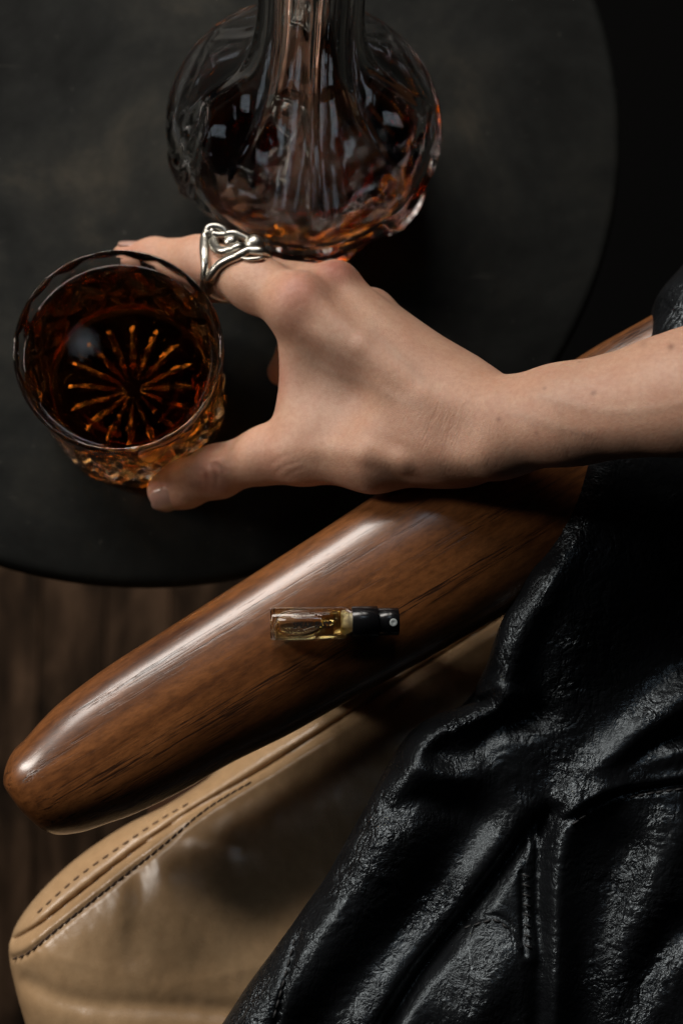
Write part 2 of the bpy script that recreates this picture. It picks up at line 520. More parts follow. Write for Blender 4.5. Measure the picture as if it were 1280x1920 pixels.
# ------------------------------------------------------------------ floor
ZF = -420.0
fl = mesh('floor', [(-1500, -1500, ZF - 22), (1500, -1500, ZF - 22), (1500, 1500, ZF - 22), (-1500, 1500, ZF - 22),
                    (-1500, -1500, ZF - 12), (1500, -1500, ZF - 12), (1500, 1500, ZF - 12), (-1500, 1500, ZF - 12)],
          [(3, 2, 1, 0), (4, 5, 6, 7), (0, 1, 5, 4), (1, 2, 6, 5), (2, 3, 7, 6), (3, 0, 4, 7)], DARKWOOD, smooth=False)
setp(fl, kind='structure')
random.seed(3)
PW = 46.0
me_pl = []
for k in range(3):
    x = PW / 2 - .25; L = 299.6; b = .5
    V = [(-x, -L, 0), (x, -L, 0), (x, L, 0), (-x, L, 0), (-x, -L, 10.5), (x, -L, 10.5), (x, L, 10.5), (-x, L, 10.5),
         (-x + b, -L + b, 12), (x - b, -L + b, 12), (x - b, L - b, 12), (-x + b, L - b, 12)]
    Fc = [(3, 2, 1, 0), (0, 1, 5, 4), (1, 2, 6, 5), (2, 3, 7, 6), (3, 0, 4, 7), (4, 5, 9, 8), (5, 6, 10, 9), (6, 7, 11, 10), (7, 4, 8, 11), (8, 9, 10, 11)]
    me = bpy.data.meshes.new('plank'); me.from_pydata((np.array(V) * MM).tolist(), [], Fc); me.materials.append(FLOOR); me_pl.append(me)
for i in range(-16, 17):
    offy = random.uniform(-300, 300)
    for j in range(-2, 3):
        o = bpy.data.objects.new('plank', me_pl[0]); COL.objects.link(o); o.parent = fl
        o.location = Vector((i * PW, offy + j * 600, ZF - 11.5 + random.uniform(-.4, .4))) * MM

r0 = P(1010, 700, ZF); r1 = P(2400, 620, ZF); r2 = P(2400, -1300, ZF); r3 = P(1010, -1300, ZF)  # thin black slab added over the planks behind the table
PATCH = m_simple('black_patch', (.004, .004, .004), .95, bump=(900, .8))
_q = [(r0[0], r0[1]), (r1[0], r1[1]), (r2[0], r2[1]), (r3[0], r3[1])]
_V = [(x, y, ZF + .2) for x, y in _q] + [(x, y, ZF + 5) for x, y in _q] + [(x + (2 if k in (0, 3) else -2), y + (2 if k < 2 else -2), ZF + 7) for k, (x, y) in enumerate(_q)]
_F = [(3, 2, 1, 0)] + [(a, (a + 1) % 4, 4 + (a + 1) % 4, 4 + a) for a in range(4)] + [(4 + a, 4 + (a + 1) % 4, 8 + (a + 1) % 4, 8 + a) for a in range(4)] + [(8, 9, 10, 11)]
PATCH.node_tree.nodes['Principled BSDF'].inputs['Specular IOR Level'].default_value = 0
patch = fix_normals(mesh('patch', _V, _F, PATCH, smooth=False))
setp(patch, 'thin black patch on the floor behind the table at upper right', 'patch')

# ------------------------------------------------------------------ round table
_t = np.array([P(x, y, 0)[:2] for x, y in [(1162, 240), (1150, 120), (1130, 0), (1120, 500), (1060, 660), (270, 1103), (400, 1096), (130, 1085), (0, 1050)]])
_s = np.linalg.lstsq(np.c_[2 * _t, np.ones(len(_t))], (_t ** 2).sum(1), rcond=None)[0]
tc = _s[:2]; TRr = math.sqrt(_s[2] + tc @ tc)
print('table', tc, TRr)
tb = empty('side_table', (tc[0], tc[1], ZF), 'small round side table with a dark mottled stone top holding the glass and decanter', 'table')
prof = [(0, -16), (TRr - 6, -16), (TRr - 1.5, -14.5), (TRr, -11), (TRr, -4), (TRr - .7, -1.6), (TRr - 2.4, -.4), (TRr - 4.5, 0), (TRr * .6, 0), (0.01, 0)]
def lathe(prof, n, c):
    V = []; m = len(prof)
    for i in range(n):
        th = 2 * math.pi * i / n
        for r, z in prof: V.append((c[0] + r * math.cos(th), c[1] + r * math.sin(th), z))
    return V, grid_faces(n, m, wrap_u=True)
V, Fc = lathe(prof, 160, tc)
fix_normals(mesh('table_top', V, Fc, TABLE, tb))
V, Fc = lathe([(0.01, ZF + .1), (140, ZF + .1), (140, ZF + 6), (30, ZF + 14), (18, ZF + 30), (16, -60), (22, -40), (80, -22), (80, -16.1), (0.01, -16.1)], 64, tc)
fix_normals(mesh('pedestal', V, Fc, DARKMETAL, tb))

# ------------------------------------------------------------------ crystal
def cut_wave(u):                      # 0 at groove bottom .. 1 on the land
    return np.abs(((u / math.pi) % 2) - 1)

def crystal(name, parent, c, outer, inner, rmod, zbot, nth=288, mat=None, rot=0.0):
    """closed glass wall: outer profile bottom to top then inner profile top to bottom"""
    th = np.arange(nth) * 2 * math.pi / nth
    rows = []
    for (r, z) in outer:
        rr, zz = rmod(th + rot, r, z)
        rows.append(np.stack([c[0] + rr * np.cos(th), c[1] + rr * np.sin(th), zz], 1))
    for (r, z) in inner:
        rows.append(np.stack([c[0] + r * np.cos(th), c[1] + r * np.sin(th), np.full(nth, float(z))], 1))
    A = np.stack(rows, 1)   # nth, m, 3
    m = A.shape[1]
    o = mesh(name, A.reshape(-1, 3), grid_faces(nth, m, wrap_u=True), mat or GLASS, parent)
    return fix_normals(o)

# tumbler
gc = P(222, 654, 80)[:2]
RR = 39.7
def t_profile():
    o = [(0.02, 1.0)]
    for r in np.linspace(2, 29.5, 18): o.append((r, 1.0))
    o += [(32, 0.2), (35, 0.15), (36.8, 1.2), (37.8, 3.5)]
    for z in np.linspace(5, 74, 70): o.append((38.6 + (RR + .2 - 38.6) * z / 80, z))
    o += [(RR - .05, 76.5), (RR - .1, 77.8), (RR - .25, 78.8), (RR - .6, 79.6), (RR - .9, 79.95)]
    i = [(RR - 1.2, 79.95), (RR - 1.5, 79.7), (RR - 1.75, 79.2), (RR - 1.95, 78.4)]
    for z in np.linspace(75, 20, 20): i.append((RR - 2.0 - (78 - z) / 58 * 5.1, z))
    i += [(30.3, 16), (28.5, 13.4), (25, 12.2), (18, 12.0), (9, 12.0), (0.02, 12.0)]
    return o, i
def t_mod(th, r, z):
    n = 12
    if z <= 1.01 and r < 30:          # star cut into the base
        g = np.abs(np.sin(th * 8)) ** .7
        amp = 2.5 * float(sstep(1.0, 14.0, r)) * float(1 - sstep(24, 29.5, r))
        return np.full_like(th, r), 1.0 + amp * (1 - g)
    env = float(sstep(6, 12, z)) * float(1 - sstep(60, 66, z))
    a = cut_wave(n * th / 1 + (z - 33) * math.pi / 24); b = cut_wave(n * th / 1 - (z - 33) * math.pi / 24)
    g = 1 - np.minimum(np.minimum(a, b) * 1.9, 1.0)
    flute = (1 - np.abs(np.cos(th * 9))) * float(sstep(62, 68, z)) * float(1 - sstep(72, 77.5, z))
    poly = (1 / np.cos(((th % (2 * math.pi / 9)) - math.pi / 9)) * math.cos(math.pi / 9))
    pw = .35 * float(1 - sstep(66, 78, z))
    rr = r * (1 + pw * (poly - 1) ) - env * g * 2.0 - flute * .7
    return rr, np.full_like(th, z)
tum = empty('whiskey_glass', (gc[0], gc[1], 0), 'cut crystal whiskey tumbler with starburst base, held by the hand', 'glass')
o_, i_ = t_profile()
crystal('glass_body', tum, gc, o_, i_, t_mod, 0)
def t_in(z): return RR - 2.0 - (78 - z) / 58 * 5.1 if z > 20 else np.interp(z, [12, 13.4, 16, 20], [25, 28.5, 30.3, RR - 2.0 - 5.1])
lv = 69
prof = [(0.02, 11.97), (18, 11.97), (25, 12.17)] + [(float(t_in(z)) + .04, z) for z in (13.4, 16, 20, 26, 32, 38, 44, 50, lv - 1)] + [(float(t_in(lv)) + .04, lv + .6), (float(t_in(lv)) - .8, lv + .15), (float(t_in(lv)) - 2.5, lv), (15, lv), (0.02, lv)]
V, Fc = lathe(prof, 128, gc)
fix_normals(mesh('whiskey', V, Fc, WHISKEY, tum))

# decanter
dc = P(566, 312, 0)[:2]
KN = [(0, 34), (3, 38), (10, 46), (20, 52), (30, 54.5), (40, 54), (48, 51.5), (56, 48), (64, 43), (72, 37.5), (80, 32), (90, 26), (102, 21.6), (120, 18.6), (150, 17), (178, 17.5), (190, 20), (196, 22.5), (200, 23)]
kz = np.array([k[0] for k in KN], float); kr = np.array([k[1] * 1.045 for k in KN], float)
def dprof(z):
    i = np.clip(np.searchsorted(kz, z) - 1, 0, len(kz) - 2)
    t = (z - kz[i]) / (kz[i + 1] - kz[i])
    m = np.gradient(kr, kz)
    h = kz[i + 1] - kz[i]
    return ((2 * t**3 - 3 * t**2 + 1) * kr[i] + (t**3 - 2 * t**2 + t) * h * m[i] + (-2 * t**3 + 3 * t**2) * kr[i + 1] + (t**3 - t**2) * h * m[i + 1])
def d_mod(th, r, z):
    if r < 33.9 and z < 2:
        return np.full_like(th, r), z + .0 * np.abs(np.cos(th * 8)) * float(sstep(2, 10, r)) * float(1 - sstep(25, 32, r))
    # tall concave flutes on neck and shoulder
    n = 8
    ph = (th * n / 2)
    fl_ = np.abs(np.cos(ph))              # 1 at panel centre .. 0 at arris
    env = float(sstep(47, 60, z)) * float(1 - sstep(182, 192, z))
    ar = np.exp(-((1 - np.abs(np.sin(ph))) / .035))
    dep = .055 * r
    rr = r - env * dep * fl_ ** 1.3 + env * ar * .9
    # pointed diamonds round the belly
    e2 = float(sstep(5, 9, z)) * float(1 - sstep(36, 41, z))
    a = cut_wave(th * 9 + (z - 22) * math.pi / 30); b = cut_wave(th * 9 - (z - 22) * math.pi / 30)
    g = np.minimum(a, b)
    rr = rr + e2 * (1.6 * np.exp(-(g / .10) ** 2) - 3.2 * np.minimum(g * 1.3, 1) ** 1.2)
    # raised plain ring
    rr = rr + 2.0 * math.exp(-((z - 43) / 2.4) ** 2)
    # slanted fan cuts on the shoulder sides
    for k in range(1):
        c0_ = 3.62 + .33 + k * 2 * math.pi / 5
        x_ = ((th - c0_ - (40 - z) * .011 + math.pi) % (2 * math.pi)) - math.pi
        e3 = np.exp(-(x_ / .17) ** 4) * float(sstep(10, 20, z)) * float(1 - sstep(62, 72, z))
        rr = rr - e3 * (2.4 * np.abs(np.sin(x_ * 24)) - .4)
    return rr, np.full_like(th, z)
o_ = [(0.02, 1.2)] + [(r, 1.2) for r in np.linspace(3, 30, 12)] + [(33, .2), (34.5, .2)]
for z in np.linspace(1.5, 196, 190): o_.append((float(dprof(z)), z))
o_ += [(22.9, 198.5), (22.3, 199.8), (21, 200.2)]
def din(z):
    ro = float(dprof(z))
    return ro - 5.0 - 1.0 * float(sstep(50, 90, z)) if z > 14 else 0
i_ = [(17.2, 200), (15.5, 198)] + [(10.8, 190)] + [(float(din(z)), z) for z in np.linspace(180, 15, 60)]
i_ += [(38, 11), (33, 8.8), (24, 8.2), (12, 8), (0.02, 8)]
dec = empty('decanter', (dc[0], dc[1], 0), 'cut crystal decanter with fluted neck, part filled with whiskey, at top of the table', 'decanter')
crystal('glass_body', dec, dc, o_, i_, d_mod, 0, nth=360, rot=.33)
dl = 45
prof = [(0.02, 7.97), (24, 8.17), (33, 8.78), (38.03, 10.97)] + [(float(din(z)) + .04, z) for z in (15, 20, 26, 32, 38, dl)] + [(float(din(dl)) - .7, dl - .35), (float(din(dl)) - 2.5, dl - .5), (20, dl - .5), (0.02, dl - .5)]
V, Fc = lathe(prof, 128, dc)
fix_normals(mesh('whiskey', V, Fc, WHISKEY_DEEP, dec))
# ball stopper in the mouth (above the frame)
V, Fc = lathe([(0.02, 186), (9.5, 186), (10.4, 190), (13, 201.5), (10, 205), (9, 209), (15, 214), (21, 222), (23, 232), (21, 243), (14, 251), (0.02, 254)], 24, dc)
st = fix_normals(mesh('stopper', V, Fc, GLASS, dec, smooth=False))

# ------------------------------------------------------------------ armchair: armrest
chair = empty('armchair', tuple(P(900, 1500, 0)[:2]) + (ZF,), 'wooden lounge chair with polished walnut paddle armrest under the vial and forearm', 'armchair')
AT = 90.0; ATK = 18.0; AC = AT - ATK
pairs = [((9.5, 1465), (12, 1476)), ((10, 1450), (28, 1500)), ((15, 1430), (55, 1533)), ((28, 1406), (97, 1563)), ((50, 1384), (150, 1561)), ((80, 1350), (205, 1543)), ((120, 1312), (255, 1525)),
         ((200, 1252), (340, 1484)), ((300, 1188), (435, 1430)), ((400, 1124), (540, 1378)), ((500, 1060), (640, 1322)), ((640, 970), (790, 1240)), ((900, 795), (1060, 1086)), ((1090, 666), (1250, 972)),
         ((1200, 603), (1370, 895)), ((1400, 490), (1570, 775)), ((1700, 330), (1850, 610))]
UP = spline([P(*a, AC)[:2] for a, b in pairs], 260)
LO = spline([P(*b, AC)[:2] for a, b in pairs], 260)
nr = 72
secs = []
def section(a, b, tk, zc, p=2.12):
    mid = (a + b) / 2; hw = (b - a) / 2
    out = []
    for k in range(nr):
        th = 2 * math.pi * k / nr
        c, s = math.cos(th), math.sin(th)
        y = math.copysign(abs(c) ** (2 / p), c); z = math.copysign(abs(s) ** (2 / p), s)
        out.append((mid[0] + hw[0] * y, mid[1] + hw[1] * y, zc + z * tk))
    return out
tip0 = (UP[0] + LO[0]) / 2
for k in range(len(UP)):
    dd = np.linalg.norm((UP[k] + LO[k]) / 2 - tip0)
    f = math.sqrt(max(0.0, 1 - (1 - min(1, (dd + .3) / 24)) ** 2.3))
    secs.append(section(UP[k], LO[k], ATK * (.16 + .84 * f), AC - 2.0 * (1 - f)))
V = [p for s in secs for p in s]
nS = len(secs)
Fc = grid_faces(nS, nr, wrap_v=True)
Fc.append(tuple(range(nr))); Fc.append(tuple(range((nS - 1) * nr, nS * nr))[::-1])
armrest = fix_normals(mesh('armrest', V, Fc, WOOD, chair))
bv_arm = BVHTree.FromObject(armrest, bpy.context.evaluated_depsgraph_get())
def box(name, lo, hi, mat, parent, bev=2.0):
    import bmesh
    bm = bmesh.new(); bmesh.ops.create_cube(bm, size=1)
    lo = np.array(lo); hi = np.array(hi); org = np.array(parent_world(parent)) / MM
    for v in bm.verts:
        for i in range(3): v.co[i] = ((lo[i] + hi[i]) / 2 + v.co[i] * (hi[i] - lo[i]) - org[i]) * MM
    bmesh.ops.bevel(bm, geom=bm.edges[:], offset=bev * MM, segments=2, affect='EDGES')
    me = bpy.data.meshes.new(name); bm.to_mesh(me); bm.free(); me.materials.append(mat)
    o = bpy.data.objects.new(name, me); COL.objects.link(o); o.parent = parent
    return o
pp = P(520, 1200, 60); qq = P(1180, 800, 60)
box('arm_post', (pp[0] + 8, pp[1] - 18, ZF + .2), (pp[0] + 32, pp[1] + 10, 66), DARKWOOD, chair)
box('arm_post', (qq[0] - 12, qq[1] - 12, ZF + .2), (qq[0] + 14, qq[1] + 14, 66), DARKWOOD, chair)
s0 = P(260, 1760, 0); s1 = P(1500, 2150, 0)
box('seat_frame', (s0[0], s1[1], -62), (s1[0] + 60, pp[1] - 17, -32), DARKWOOD, chair)
box('leg', (s0[0] + 12, s1[1] + 6, ZF + .2), (s0[0] + 42, s1[1] + 36, -60), DARKWOOD, chair)
box('leg', (s1[0] + 10, s1[1] + 6, ZF + .2), (s1[0] + 40, s1[1] + 36, -60), DARKWOOD, chair)

# ------------------------------------------------------------------ soft sheet builder
def sheet(outline, hfun, wall, lo, hi, h, rot=0.0, roll=0.0, rin=None):
    """height sheet inside an outline (mm) whose border turns down into a wall"""
    xs = np.arange(lo[0], hi[0] + h, h); ys = np.arange(lo[1], hi[1] + h, h)
    U, Vv = np.meshgrid(xs, ys, indexing='ij')
    c, s = math.cos(rot), math.sin(rot)
    X = U * c - Vv * s; Y = U * s + Vv * c
    d, sg, par, nx, ny = polydist(X, Y, outline, True)
    ins = inside_poly(X, Y, outline)
    sd = np.where(ins, d, -d)
    keep = sd > -wall - h
    outm = sd < 0
    Xo = np.where(outm, nx, X); Yo = np.where(outm, ny, Y)
    # push wall inwards as it goes down
    if rin is not None:
        dx = np.where(outm, nx - X, 0); dy = np.where(outm, ny - Y, 0)
        L = np.hypot(dx, dy) + 1e-9
        k = rin(np.maximum(-sd, 0))
        Xo = Xo + dx / L * k; Yo = Yo + dy / L * k
    Z, aux = hfun(Xo, Yo, np.maximum(sd, 0), par)
    Z = Z - np.maximum(-sd, 0) * 1.5
    return U, Vv, X, Y, Xo, Yo, Z, keep, sd, aux

def sheet_mesh(name, Xo, Yo, Z, keep, mat, parent, sel=None, attr=None):
    nu, nv = Xo.shape
    q = keep[:-1, :-1] & keep[1:, :-1] & keep[1:, 1:] & keep[:-1, 1:]
    if sel is not None: q &= sel
    ii, jj = np.nonzero(q)
    f = np.stack([ii * nv + jj, (ii + 1) * nv + jj, (ii + 1) * nv + jj + 1, ii * nv + jj + 1], 1)
    used, inv = np.unique(f, return_inverse=True)
    f = inv.reshape(-1, 4)
    V = np.stack([Xo.ravel()[used], Yo.ravel()[used], Z.ravel()[used]], 1)
    o = mesh(name, V, f, mat, parent)
    if attr:
        for k, a in attr.items():
            at = o.data.attributes.new(k, 'FLOAT', 'POINT'); at.data.foreach_set('value', a.ravel()[used].astype(np.float32))
    return o

# ------------------------------------------------------------------ seat cushion
ZC = 12.0
cpx = [(385, 1462), (455, 1402), (560, 1325), (760, 1200), (1000, 1050), (1350, 880), (1560, 1000), (1560, 2150), (500, 2150), (90, 2100), (62, 1990), (40, 1915), (22, 1850), (12, 1795), (18, 1752), (45, 1706), (90, 1655), (150, 1603), (230, 1550), (310, 1510)]
CO = [P(x, y, ZC)[:2] for x, y in cpx]
CO = [tuple(p) for p in spline(CO + [CO[0]], 160)[:-1]]
seam_px = [(12, 1772), (60, 1745), (150, 1675), (240, 1605), (330, 1540), (400, 1497), (520, 1425), (700, 1310), (950, 1150), (1300, 940)]
SEAM = spline([P(x, y, 28)[:2] for x, y in seam_px], 90)
st_px = [(14, 1806), (50, 1789), (110, 1740), (200, 1668), (300, 1590), (392, 1514), (520, 1438), (700, 1325), (950, 1165), (1300, 955)]
STL = spline([P(x, y, 28)[:2] for x, y in st_px], 90)
wr_px = [([(250, 1590), (262, 1650), (250, 1720), (255, 1790)], -1.3, 5), ([(300, 1600), (325, 1680), (345, 1760)], .9, 6), ([(215, 1650), (235, 1720)], .8, 5),
         ([(390, 1500), (425, 1560), (440, 1640)], 1.0, 7), ([(40, 1850), (150, 1880), (330, 1885), (520, 1905)], -1.6, 4.0), ([(60, 1900), (200, 1925), (420, 1950)], 1.2, 7),
         ([(350, 1570), (400, 1580), (450, 1590)], -.8, 3), ([(700, 1290), (790, 1270), (880, 1190)], 1.6, 11), ([(560, 1400), (640, 1420), (720, 1400)], 1.6, 10), ([(600, 1450), (700, 1430)], -1.2, 8)]
wr_l = [([tuple(p) for p in spline([P(x, y, 32)[:2] for x, y in pts], 12)], a, w) for pts, a, w in wr_px]
def cush_h(X, Y, d, par):
    Rr = 52.0
    t = np.clip(1 - d / Rr, 0, 1)
    z = ZC - 8 + 30 * np.sqrt(np.maximum(0, 1 - t ** 2.2))
    z = z + 4 * sstep(30, 90, d)
    ds, sg, _, _, _ = polydist(X, Y, SEAM)
    dt, sg2, pt, _, _ = polydist(X, Y, STL)
    z = z - 2.6 * np.exp(-(ds / .9) ** 2) - 1.2 * np.exp(-(ds / 2.4) ** 2)
    z = z + 1.1 * np.exp(-((ds - 3.5) / 2.6) ** 2) * (sg < 0)
    z = z - 1.5 * np.exp(-(dt / 1.1) ** 2) * (.88 + .12 * np.cos(pt * 2 * math.pi / 3.2))
    # puckers across the stitched band
    pk = fbm2(pt * .32, pt * 0 + 3.1, 2, 3)
    z = z + .4 * pk * np.exp(-(dt / 7) ** 2)
    for l, a, w in wr_l:
        dd, _, _, _, _ = polydist(X, Y, l)
        z = z + a * np.exp(-(dd / w) ** 2)
    z = z + 1.0 * fbm2(X / 26, Y / 40, 3, 9) + .16 * fbm2(X / 5, Y / 9, 3, 2)
    return z, (ds, sg)
cr = ARM_DIR
cor = np.array(CO); rc, rs = math.cos(-cr), math.sin(-cr)
cu = cor[:, 0] * rc - cor[:, 1] * rs; cv = cor[:, 0] * rs + cor[:, 1] * rc
cush = empty('seat_cushion', tuple(P(700, 1700, 0)[:2]) + (-32,), 'tan leather seat cushion with stitched piped seam beneath the armrest', 'cushion')
U, Vv, X, Y, Xo, Yo, Z, keep, sd, aux = sheet(CO, cush_h, 34, (cu.min() - 36, cv.min() - 36), (cu.max() + 36, cv.max() + 36), .9, cr, rin=lambda k: 5 * (k / 34) ** 2)
ds, sg = aux
side_sel = ((sg > 0))[:-1, :-1]
sheet_mesh('top_panel', Xo, Yo, Z, keep, TAN, cush, ~side_sel)
sheet_mesh('side_panel', Xo, Yo, Z, keep, TAN, cush, side_sel)
box('cushion_base', (s0[0] + 10, s1[1] + 10, -31.5), (s1[0] + 40, pp[1] - 75, 2), TAN, cush, 8)
# stitches, one mesh shared
def zc_at(x, y):
    X1 = np.array([[x]]); Y1 = np.array([[y]])
    d, _, par, _, _ = polydist(X1, Y1, CO, True)
    return float(cush_h(X1, Y1, d, par)[0][0, 0])
sv, sf = tube([(-1.5, 0, -.35), (-.9, 0, .22), (0, 0, .36), (.9, 0, .22), (1.5, 0, -.35)], [.22, .42, .46, .42, .22], 6)
me_st = bpy.data.meshes.new('stitch'); me_st.from_pydata((np.array(sv) * MM).tolist(), [], sf); me_st.materials.append(THREAD)
me_st.polygons.foreach_set('use_smooth', [True] * len(me_st.polygons))
me_faint = me_st.copy(); me_faint.materials.clear(); me_faint.materials.append(m_simple('tan_thread', (.17, .10, .052), .7))
def along(path, step, start=0, maxn=400):
    out = []; acc = 0; nxt = start
    for a, b in zip(path[:-1], path[1:]):
        L = np.linalg.norm(b - a)
        while nxt <= acc + L:
            t = (nxt - acc) / L
            out.append((a + (b - a) * t, math.atan2(b[1] - a[1], b[0] - a[0]))); nxt += step
            if len(out) >= maxn: return out
        acc += L
    return out
cw = parent_world(cush)
for p, ang in along(STL, 3.2, 1.5, 36):
    o = bpy.data.objects.new('stitch', me_st); COL.objects.link(o); o.parent = cush
    o.location = Vector((p[0], p[1], zc_at(p[0], p[1]) + .25)) * MM - cw; o.rotation_euler = (0, 0, ang + .12)
st2 = spline([P(x, y, 38)[:2] for x, y in [(55, 1722), (130, 1655), (210, 1597), (290, 1543), (350, 1508)]], 40)
for p, ang in along(st2, 4.6, 1.5, 30):
    o = bpy.data.objects.new('stitch', me_faint); COL.objects.link(o); o.parent = cush
    o.location = Vector((p[0], p[1], zc_at(p[0], p[1]) - .05)) * MM - cw; o.rotation_euler = (0, 0, ang)

# ------------------------------------------------------------------ leather jacket
jpx = [(1420, 380), (1330, 440), (1280, 495), (1238, 545), (1222, 590), (1205, 640), (1165, 740), (1110, 800), (1075, 860), (1058, 925), (1035, 1000), (1012, 1042), (985, 1075), (965, 1120), (943, 1155), (928, 1195), (914, 1245), (900, 1278),
       (897, 1303), (906, 1312), (870, 1322), (815, 1342), (780, 1366), (752, 1400), (728, 1440), (705, 1482), (680, 1530), (645, 1592), (612, 1650), (582, 1692), (545, 1745), (505, 1800), (462, 1858), (425, 1915), (380, 1985), (340, 2060), (1000, 2160), (1600, 2160), (1640, 1400), (1640, 600)]
JO = [P(x, y, 76)[:2] for x, y in jpx]
JO = [tuple(p) for p in spline(JO + [JO[0]], 320)[:-1]]
# folds: (pixel path, height mm, width mm, kind)  kind r=round ridge, v=valley, s=sharp ridge
folds = [
 ([(1300, 1300), (1235, 1350), (1160, 1420), (1100, 1480), (1068, 1530), (1052, 1600), (1042, 1690), (1035, 1800), (1030, 1930)], 7.5, 7.5, 'r'),
 ([(1040, 1530), (1022, 1580), (1014, 1680), (1016, 1780), (1012, 1930)], -7.0, 3.6, 'v'),
 ([(1066, 1538), (1110, 1512), (1160, 1492), (1220, 1480), (1300, 1468)], -2.4, 1.6, 'v'),
 ([(1066, 1530), (1110, 1500), (1160, 1480), (1220, 1468), (1300, 1455)], 1.7, 2.6, 'r'),
 ([(1110, 1470), (1170, 1440), (1230, 1400), (1290, 1375)], -3.0, 4, 'v'),
 ([(1130, 1475), (1190, 1450), (1230, 1425), (1290, 1405)], 2.8, 5, 'r'),
 ([(1010, 1545), (960, 1620), (905, 1695), (850, 1765), (790, 1840), (730, 1930)], -6.0, 3.0, 'v'),
 ([(985, 1520), (930, 1595), (870, 1675), (800, 1765), (740, 1840), (680, 1930)], 2.2, 6, 'r'),
 ([(900, 1540), (840, 1620), (760, 1730), (680, 1830), (600, 1930)], -6.0, 9.0, 'v'),
 ([(790, 1392), (850, 1352), (900, 1330), (955, 1312), (985, 1310)], 4.5, 5.0, 'r'),
 ([(830, 1415), (880, 1420), (940, 1360), (1000, 1330)], -5.0, 6.0, 'v'),
 ([(775, 1430), (800, 1440), (850, 1450), (890, 1440)], 3.6, 6.0, 'r'),
 ([(740, 1520), (790, 1500), (850, 1510)], -3.5, 5.0, 'v'),
 ([(735, 1500), (700, 1580), (650, 1680), (590, 1770), (520, 1880), (490, 1940)], 4.5, 12.0, 'r'),
 ([(560, 1760), (540, 1830), (515, 1930)], -1.6, 1.5, 'v'),
 ([(1280, 1560), (1230, 1640), (1200, 1720), (1180, 1800), (1160, 1920)], 4.0, 9.0, 'r'),
 ([(1180, 1600), (1150, 1700), (1120, 1800), (1100, 1930)], -5.5, 9.0, 'v'),
 ([(1290, 1740), (1220, 1850), (1180, 1940)], -4.0, 7.0, 'v'),
 ([(1290, 1800), (1250, 1850), (1210, 1930)], 3.5, 6.0, 'r'),
 ([(1050, 1020), (1005, 1120), (970, 1200), (945, 1290)], 3.5, 7.0, 'r'),
 ([(1010, 1180), (985, 1280), (990, 1330)], -4.0, 8.0, 'v'),
 ([(1000, 1540), (1005, 1640), (1000, 1720), (1002, 1800)], 1.6, 2.0, 'r'),
 ([(985, 1640), (986, 1700), (984, 1790)], -1.6, 1.1, 'v'),
 ([(880, 1740), (905, 1728), (935, 1722), (962, 1740), (980, 1765)], -1.0, 1.1, 'v'),
 ([(960, 1790), (930, 1850), (880, 1930)], 2.4, 7.0, 'r'),
 ([(1255, 520), (1245, 600), (1235, 660)], 3.0, 6.0, 'r'),
]
FO = [([tuple(p) for p in spline([P(x, y, 85)[:2] for x, y in pts], 24)], a, w, k) for pts, a, w, k in folds]
LX, LY = az.x, az.y
tilts = [((905, 1770), .42, 16), ((840, 1850), .3, 14), ((650, 1700), .30, 18), ((560, 1830), .28, 18), ((1085, 1760), .30, 14), ((1150, 1560), .22, 18), ((790, 1400), .3, 10), ((720, 1560), .3, 13),
         ((1240, 1420), .3, 10), ((1000, 1150), .15, 14), ((1250, 590), .32, 14), ((920, 1320), .3, 7), ((950, 1640), .06, 9), ((1230, 1680), .12, 12), ((1250, 1850), .25, 14)]
TI = [(P(x, y, 85)[:2], s, g) for (x, y), s, g in tilts]
armz_pts = [tuple(P(x, y, 90)[:2]) for x, y in [(940, 1000), (1100, 900), (1280, 780), (1500, 640)]]
def jack_h(X, Y, d, par):
    Rr = 13.0
    t = np.clip(1 - d / Rr, 0, 1)
    z = 66 + 13 * np.sqrt(np.maximum(0, 1 - t ** 2.2))
    da, _, _, _, _ = polydist(X, Y, armz_pts)
    z = z + 14.5 * (1 - sstep(22, 75, da))
    fs = np.zeros_like(X)
    fade = sstep(0, 8, d)
    for pts, a, w, k in FO:
        dd, _, _, _, _ = polydist(X, Y, pts)
        if k == 'v': g = np.exp(-(dd / w) ** 2 * .8) if w > 2 else np.exp(-(dd / w) ** 2)
        else: g = np.exp(-(dd / w) ** 2)
        fs = fs + a * g
    for c, s, g in TI:
        q = (X - c[0]) * LX + (Y - c[1]) * LY
        r2 = (X - c[0]) ** 2 + (Y - c[1]) ** 2
        fs = fs - s * q * np.exp(-r2 / (2 * g * g))
    z = z + fs * (.25 + .75 * fade)
    # crumple
    wx = X + 4 * fbm2(X / 14, Y / 14, 2, 21); wy = Y + 4 * fbm2(X / 14, Y / 14, 2, 25)
    c1 = ridged(wx / 15, wy / 9, 4, 31); c2 = ridged(wx / 4.2, wy / 3.0, 4, 41)
    amp = .55 + .45 * fbm2(X / 30, Y / 30, 2, 51) * 2
    amp = np.clip(amp, .2, 1.2)
    keepflat = 1 - .75 * np.exp(-((X - TI[0][0][0]) ** 2 + (Y - TI[0][0][1]) ** 2) / 220)
    z = z - (.38 * c1 + .24 * c2) * amp * keepflat
    return z, np.clip(amp * keepflat, 0, 1)
jo = np.array(JO)
jk = empty('leather_jacket', tuple(P(1000, 1500, 0)[:2]) + (52,), 'crumpled black leather jacket draped over the armchair at lower right', 'jacket')
U, Vv, X, Y, Xo, Yo, Z, keep, sd, aux = sheet(JO, jack_h, 20, (jo[:, 0].min() - 22, jo[:, 1].min() - 22), (jo[:, 0].max() + 22, jo[:, 1].max() + 22), .55, rin=lambda k: 6 * (k / 20) ** 1.5)
sheet_mesh('leather_shell', Xo, Yo, Z, keep, BLACK, jk, attr={'crease': aux})
JX, JY, JZ = X, Y, Z
